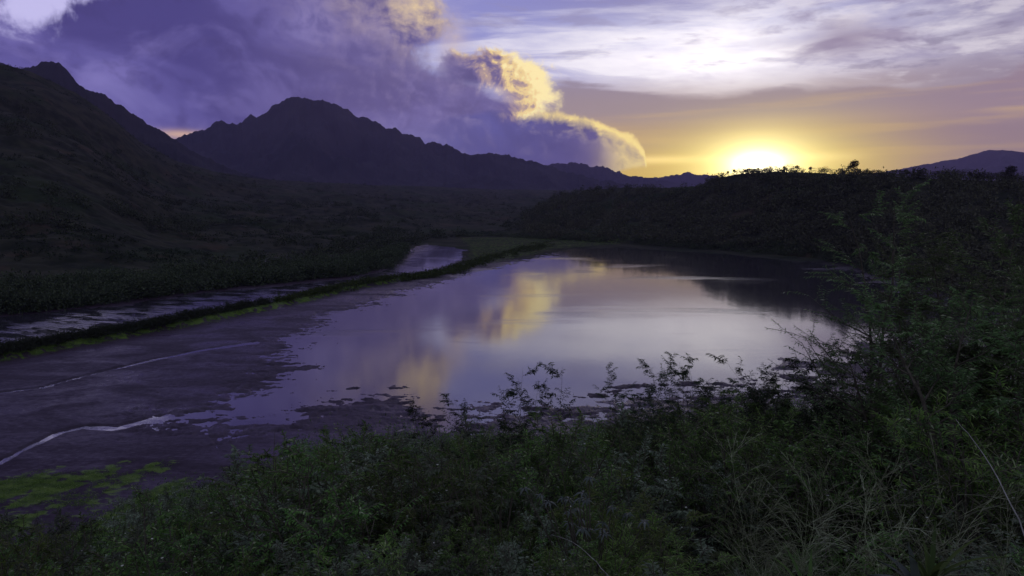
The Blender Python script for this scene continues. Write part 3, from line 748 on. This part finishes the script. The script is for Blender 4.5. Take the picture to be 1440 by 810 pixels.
for px in list(range(1012, 1440, 9)):
    if min(abs(px - k) for k in (1197, 1112, 1424, 1330)) < 7: continue
    p = px + rng.uniform(-4, 4); big = 1 if px > 1290 else .75
    if px < 1100: lb = 'low bushy tree on the ridge in front of the sun glow'
    elif px < 1290: lb = 'low tree in the even treeline right of the sun'
    else: lb = 'dark tree in the taller treeline under the far blue mountain'
    ridge_tree(p, rng.uniform(9, 14) * big, int(rng.choice([0, 2, 2, 1])), lb)

# ------------------------------------------------------------------ near slope: undergrowth mass and individual shrubs
rng = np.random.default_rng(23)
_va, _vt = zip(*[(azel(px, py - (24 if px < 900 else 34))[0], math.tan(math.radians(-azel(px, py - (24 if px < 900 else 34))[1]))) for px, py in EDGE])
def veg_room(x, y, g):        # how tall growth may stand and stay under the thicket's outline
    r = np.hypot(x, y); a = np.degrees(np.arctan2(x, y))
    return H - r * np.interp(a, _va, _vt) - g
n = 5200
a = np.radians(rng.uniform(-46, 46, n)); r = 17 * (95 / 17) ** (rng.random(n) ** .85)
X, Y = r * np.sin(a), r * np.cos(a); G, cm_, cg_, cs_ = ground(X, Y, True)
ok = (cs_ > .6) & (G > .7); X, Y, G, r = X[ok], Y[ok], G[ok], r[ok]
room = np.clip(veg_room(X, Y, G), .3, 3.6); n = len(X)
hg = room * np.clip(.55 + .55 * fbm(X * .16, Y * .16, 3, 222) + rng.uniform(-.2, .2, n), .16, 1.); rad = rng.uniform(.7, 1.5, n) * (r / 40) ** .3
k = 150
c = np.stack([X, Y, G], -1); cc = np.repeat(c, k, 0); d = unit(rng.normal(0, 1, (n * k, 3))); d[:, 2] = np.abs(d[:, 2])
q = rng.random((n * k, 1)) ** .4; lump = 1 + .3 * np.sin(d[:, :1] * 7 + cc[:, :1] * 3) * np.cos(d[:, 1:2] * 6 + cc[:, 1:2] * 2)
P = cc + d * q * lump * np.stack([np.repeat(rad, k), np.repeat(rad, k), np.repeat(hg, k)], -1)
Lf = (.045 + .0020 * np.repeat(r, k)) * rng.uniform(.6, 1.5, n * k)
v, f = leaves_vf(P, d * .5 + rng.normal(0, .5, d.shape) + [0, 0, .35], Lf, Lf * .34, rng, roll=.8)
ug = mesh_np('undergrowth', v, f, M['leaf'])
for m_ in ('leaf_dark', 'leaf_lime', 'leaf_grey'): ug.data.materials.append(M[m_])
sp_ = fbm(X * .22, Y * .22, 2, 300) + rng.normal(0, .22, n)
mi = np.where(sp_ < -.28, 1, np.where(sp_ > .42, 2, np.where((sp_ > .12) & (sp_ < .22), 3, 0)))
ug.data.polygons.foreach_set('material_index', np.repeat(mi, k).astype(np.int32))
tag(ug, 'tangled dark green undergrowth running down the slope to the shore', kind='stuff')

specs = [dict(stems=6, lean=.5, nb=9, nt=6, per=15, leaf=(.052, .018), droop=.2, flowers=10),
         dict(stems=5, lean=.3, nb=11, nt=6, per=16, leaf=(.05, .012), droop=.4, flowers=0),
         dict(stems=8, lean=.7, nb=7, nt=6, per=13, leaf=(.065, .022), droop=.3, flowers=16),
         dict(stems=7, lean=.35, nb=8, nt=5, per=16, leaf=(.08, .010), droop=.1, flowers=6)]
SH = [plant_thing('shrub', 'x', 'shrub', rng, (0, 0, -100), 1.7, leafmat=m_, blen=.5, start=.08, **s) for s, m_ in zip(specs, ('leaf', 'leaf', 'leaf_grey', 'leaf_lime'))]
shu = set()
def shrub(x, y, g, hgt, kind, label, group='shrubs of the foreground thicket'):
    o = SH[kind] if kind not in shu else copy_tree(SH[kind]); shu.add(kind)
    s = hgt / 1.75; o.location = (x, y, g); w = s * rng.uniform(.85, 1.2) if s > .8 else max(s, .55) * rng.uniform(1, 1.3)
    o.scale = (w, w, s); o.rotation_euler.z = rng.uniform(0, 6.28); tag(o, label, 'shrub', group)
    return o
n = 0
for i in range(4000):
    if n >= 270: break
    px = rng.uniform(-60, 1500); r = 4.6 * (26 / 4.6) ** rng.random()
    x, y, z = ray(px, 600); kk = r / math.hypot(x, y); x *= kk; y *= kk; g = gz(x, y)
    room = float(veg_room(x, y, g)) * rng.uniform(.45, .98)
    if r < 8: room = min(room, 1.5)
    room = min(room, 3.0)
    if 950 < px < 1340 and r < 11:
        if rng.random() < .6: continue
        room = min(room, .8)
    if room < .35: continue
    n += 1
    side = 'at far left' if px < 300 else 'left of centre' if px < 620 else 'at centre' if px < 900 else 'right of centre' if px < 1180 else 'at far right'
    dep = 'lowest in view' if r < 9 else 'halfway down' if r < 16 else 'far down'
    kind = int(rng.integers(0, 4)); look = ('broad leaved green', 'fine leaved green', 'greyish green', 'narrow leaved light green')[kind]
    shrub(x, y, g, room, kind, f'{look} shrub {side} of the foreground thicket, {dep}')

# bushes that stand out against the water
def standout(px, py, r, label, **kw):
    loc, h = at(px, py - 4, r)
    d = dict(stems=3, lean=.2, nb=10, nt=7, per=10, leaf=(.10, .026), droop=.5, blen=.3, start=.25, r0=.016); d.update(kw); d['stems'] += 1
    return plant_thing('bush', label, 'bush', rng, loc, h * 1.02, leafmat=kw.pop('leafmat', 'leaf_dark') if 'leafmat' in kw else 'leaf_dark', group='bushes silhouetted against the pond', **{k: v for k, v in d.items() if k != 'leafmat'})
standout(768, 524, 15, 'tall thin leafy bush silhouetted against the water in the middle')
standout(745, 552, 16, 'short twiggy bush just left of the tall middle one', stems=3, lean=.3)
standout(608, 560, 17, 'drooping small bush silhouetted below the yellow reflection', stems=2, lean=.25, nb=7)
standout(570, 580, 19, 'low dark sprig left of the drooping small bush', stems=2)
standout(945, 500, 18, 'tall leafy bush silhouetted against the pale water, left of a pair', stems=4, lean=.22)
standout(1000, 506, 18.5, 'slender leafy bush silhouetted against the pale water, right of a pair', stems=3)
standout(915, 535, 20, 'short outer bush at the left of the pair against the water', stems=3, lean=.3)
standout(1048, 540, 18, 'low round bush beside the slender one, top against the water', stems=4, lean=.4)
standout(1100, 515, 17, 'sprawling bush with arching twigs reaching over the water', stems=4, lean=.35)
standout(1138, 500, 17, 'highest of the dense bushes before the right shore', stems=5, lean=.3)
standout(1180, 492, 16, 'dense bush against the mud banks, next to the big tree', stems=5, lean=.35)
standout(1075, 552, 15, 'low bushy clump under the arching twigs', stems=5, lean=.5, leafmat='leaf')
standout(1215, 505, 15, 'dark bush at the foot of the big feathery tree', stems=5, lean=.35)

# ------------------------------------------------------------------ big feathery trees at the right
def big_tree(px, py, r, label, seed, **kw):
    loc, h = at(px, py, r); rg = np.random.default_rng(seed)
    d = dict(stems=3, lean=.16, nb=18, nt=8, per=18, leaf=(.085, .022), droop=.35, blen=.31, start=.24, r0=.06, tlen=.4, wob=.08); d.update(kw)
    return plant_thing('tree', label, 'tree', rg, loc, h * 1.0, leafmat='leaf_tree', group='feathery trees at the right edge', trunk='trunk', crown='crown', **d)
big_tree(1276, 262, 14, 'tallest feathery tree at the right, its top before the dark hill', 5, lean=.2)
big_tree(1310, 300, 16, 'second feathery tree just right of the tallest one', 6)
big_tree(1365, 322, 15, 'feathery tree with a rounded crown between two taller ones', 7, stems=3)
big_tree(1432, 290, 13, 'feathery tree cut by the right edge of the view', 8, stems=3)
big_tree(1400, 400, 10, 'bushy young tree low in front of the feathery trees', 9, stems=4, lean=.3)
big_tree(1282, 440, 12, 'small leaning tree whose branches hang over the right shore', 10, stems=3, lean=.25, nb=12)
big_tree(1330, 430, 12, 'leafy young tree before the trunk of the second feathery tree', 11, stems=4, lean=.3)
big_tree(1500, 330, 12, 'leafy tree mostly outside the right edge', 12, stems=3)

# ------------------------------------------------------------------ seeding grasses, stalks and odd plants near the camera
def plume(px, py, r, label, seed, n=5, spread=.25, twigs=9):
    loc, h = at(px, py, r); rg = np.random.default_rng(seed); S = []
    for i in range(n):
        a = rg.uniform(0, 2 * PI); pts, _ = path(np.zeros(3) + [rg.normal(0, .08), rg.normal(0, .08), -.1], np.array([math.cos(a) * spread, math.sin(a) * spread, 1]), h * rg.uniform(.8, 1.15), 12, rg, .025, 0)
        for k in range(12): S.append((pts[k], pts[k + 1], .0034 * (1 - k / 16), .0034 * (1 - (k + 1) / 16)))
        for b in range(twigs):
            k = int(rg.integers(4, 12)); aa = rg.uniform(0, 2 * PI)
            q, _ = path(pts[k], np.array([math.cos(aa), math.sin(aa), rg.uniform(.5, 1.6)]), rg.uniform(.2, .6) * min(h, 2) * .5, 6, rg, .05, -.07)
            for m in range(6):
                S.append((q[m], q[m + 1], .0019, .0013))
                if m > 1:
                    for s_ in (-1, 1):
                        e_ = q[m] + (q[m + 1] - q[m]) * 1.0 + rg.normal(0, .03, 3); S.append((q[m], e_, .0014, .0009))
    o = empty('grass_plant', loc); tag(o, label, 'grass', 'seeding grasses near the viewer')
    v, f = tubes_vf(S, 3); mesh_np('stalk', v, f, M['straw'], False, o)
    nb_ = 46; a = rg.uniform(0, 2 * PI, nb_); D = np.stack([np.cos(a), np.sin(a), rg.uniform(.8, 2, nb_)], -1)
    v, f = leaves_vf(np.zeros((nb_, 3)) + rg.normal(0, .05, (nb_, 3)), D, rg.uniform(.35, .8, nb_) * min(1, h / 1.2), .016, rg, bend=.3); mesh_np('blade', v, f, M['grass'], False, o)
    return o
plume(1085, 640, 6.5, 'tall seeding grass with a wide feathery head, lower right', 31, 8, .22, 22)
plume(1115, 668, 6.0, 'seeding grass leaning right beside the widest feathery head', 32, 7, .28, 18)
plume(1232, 590, 6.5, 'single tall bare stalk with fan shaped side twigs', 33, 3, .08, 20)
plume(1045, 745, 5.2, 'short seeding grass at the bottom edge, left of the feathery heads', 34, 7, .35, 15)
plume(1340, 660, 5.6, 'thin seeding grass below the leaning dry stalk', 35, 6, .25, 14)
for i, (px, py, r) in enumerate([(1385, 640, 5.0), (1425, 625, 5.2), (1410, 680, 4.6), (1440, 650, 4.9), (1395, 720, 4.3)]):
    plume(px, py, r, 'wiry tangled grass filling the lower right corner', 40 + i, 7, .5, 11)
# leaning dry stalk
def stalk(p0, p1, label, r=.0045, mat='bark_pale'):
    (a, ra), (b, rb) = p0, p1
    A_ = np.array(ray(*a)); B_ = np.array(ray(*b)); A_ = A_ * ra / math.hypot(A_[0], A_[1]) + [0, 0, H]; B_ = B_ * rb / math.hypot(B_[0], B_[1]) + [0, 0, H]
    rg = np.random.default_rng(3); pts = [A_ + (B_ - A_) * t + rg.normal(0, .002, 3) + [0, 0, .08 * math.sin(t * PI)] for t in np.linspace(0, 1, 14)]
    S = [(pts[k] - A_, pts[k + 1] - A_, r * (1 - k / 20), r * (1 - (k + 1) / 20)) for k in range(13)]
    v, f = tubes_vf(S, 6); o = mesh_np('dry_stalk', v, f, M[mat]); o.location = tuple(A_); return tag(o, label, 'stalk', 'bare dry stalks')
stalk(((1462, 800), 4.4), ((1345, 590), 5.2), 'long pale dry stalk leaning left in the lower right corner')
stalk(((860, 815), 5.2), ((775, 752), 6.0), 'thin bare stalk slanting down at the bottom middle', .003)
# pale drooping whorled plant in the middle
def whorl_plant(px, py, r, label, seed, nw, hgt, mat='leaf_pale', sc_=1.):
    loc, h = at(px, py, r); rg = np.random.default_rng(seed); S = []; P = []; D = []
    for i in range(nw):
        tip = np.array([rg.normal(0, .30), rg.normal(0, .25), h - abs(rg.normal(0, hgt))])
        S.append((np.array([0, 0, -.1]), tip * [.5, .5, .6], .012, .008)); S.append((tip * [.5, .5, .6], tip, .008, .005))
        m = int(rg.integers(6, 9)); a0 = rg.uniform(0, 6)
        for k in range(m):
            a = a0 + k * 2 * PI / m; P.append(tip); D.append((math.cos(a), math.sin(a), -.35 + rg.normal(0, .15)))
    o = empty('whorled_plant', loc); tag(o, label, 'plant')
    v, f = tubes_vf(S, 4); mesh_np('stem', v, f, M['bark'], False, o)
    P = np.array(P); D = np.array(D); v, f = leaves_vf(P, D, .11 * sc_ * rg.uniform(.5, 1.3, len(P)), .028 * sc_, rg, roll=.15, bend=.22); mesh_np('foliage', v, f, M[mat], False, o)
    return o
whorl_plant(835, 690, 7.0, 'pale silvery plant with drooping star shaped leaves, bottom middle', 51, 22, .25)
whorl_plant(700, 680, 8.0, 'green star leaved plant left of the silvery one', 53, 16, .2, 'leaf_tree')
# broad blades at the bottom right
def blades(px, py, r, label, seed, n, L, W, mat):
    loc, h = at(px, py, r); rg = np.random.default_rng(seed); V = []; Fq = []
    for i in range(n):
        a = rg.uniform(0, 2 * PI); o_ = np.array([math.cos(a), math.sin(a), 0.]); s_ = np.array([-o_[1], o_[0], 0]); l = L * rg.uniform(.6, 1.1); arch = rg.uniform(.2, .8); b0 = len(V)
        for k in range(8):
            t = k / 7; c_ = o_ * (l * t * (.35 + arch * t)) + np.array([0, 0, h - L * .6 + l * (t - arch * .7 * t * t)]); w_ = W * math.sin(PI * (.12 + .88 * t) ** .8) * .5 + .001
            V += [c_ - s_ * w_, c_ + [0, 0, -W * .15], c_ + s_ * w_]
        for k in range(7):
            q = b0 + 3 * k; Fq += [(q, q + 1, q + 4, q + 3), (q + 1, q + 2, q + 5, q + 4)]
    o = empty('blade_plant', loc); tag(o, label, 'plant')
    mesh_np('foliage', np.array(V), np.array(Fq), M[mat], True, o)
    v, f = tubes_vf([(np.array([0, 0, -.1]), np.array([0, 0, max(h - L * .6, .1)]), .02, .012)], 6); mesh_np('stem', v, f, M['bark'], False, o)
    return o
blades(1312, 772, 4.6, 'plant with long upright green blades at the bottom right', 61, 12, .42, .03, 'grass')
blades(1295, 800, 4.4, 'plant with pale glossy arching blades at the bottom edge', 62, 7, .3, .05, 'leaf_pale')
blades(1140, 795, 4.6, 'low green bladed plant at the bottom edge', 63, 8, .45, .028, 'grass')

# ------------------------------------------------------------------ haze
def haze():
    m = bpy.data.materials.new('haze'); m.use_nodes = True; nt = m.node_tree; nt.nodes.clear()
    o = nt.nodes.new('ShaderNodeOutputMaterial'); v = nt.nodes.new('ShaderNodeVolumePrincipled')
    v.inputs['Color'].default_value = (.60, .48, 1., 1); v.inputs['Density'].default_value = HAZE_D; v.inputs['Anisotropy'].default_value = .2
    nt.links.new(v.outputs[0], o.inputs['Volume'])
    x, y0, y1, z0, z1 = HAZE_R, -HAZE_R, HAZE_R, -8, HAZE_TOP
    V = np.array([(-x, y0, z0), (x, y0, z0), (x, y1, z0), (-x, y1, z0), (-x, y0, z1), (x, y0, z1), (x, y1, z1), (-x, y1, z1)])
    Fc = np.array([(0, 3, 2, 1), (4, 5, 6, 7), (0, 1, 5, 4), (1, 2, 6, 5), (2, 3, 7, 6), (3, 0, 4, 7)])
    tag(mesh_np('haze', V, Fc, m), 'thin violet evening haze over the valley', kind='stuff')
haze()

# ------------------------------------------------------------------ render
sc.render.engine = 'CYCLES'
sc.cycles.use_denoising = True
sc.cycles.max_bounces = 5; sc.cycles.diffuse_bounces = 2; sc.cycles.glossy_bounces = 3; sc.cycles.transmission_bounces = 2; sc.cycles.volume_bounces = 0
sc.cycles.caustics_reflective = False; sc.cycles.caustics_refractive = False
sc.cycles.sample_clamp_indirect = 3
sc.view_settings.view_transform = 'Standard'; sc.view_settings.look = 'None'; sc.view_settings.exposure = 0; sc.view_settings.gamma = 1
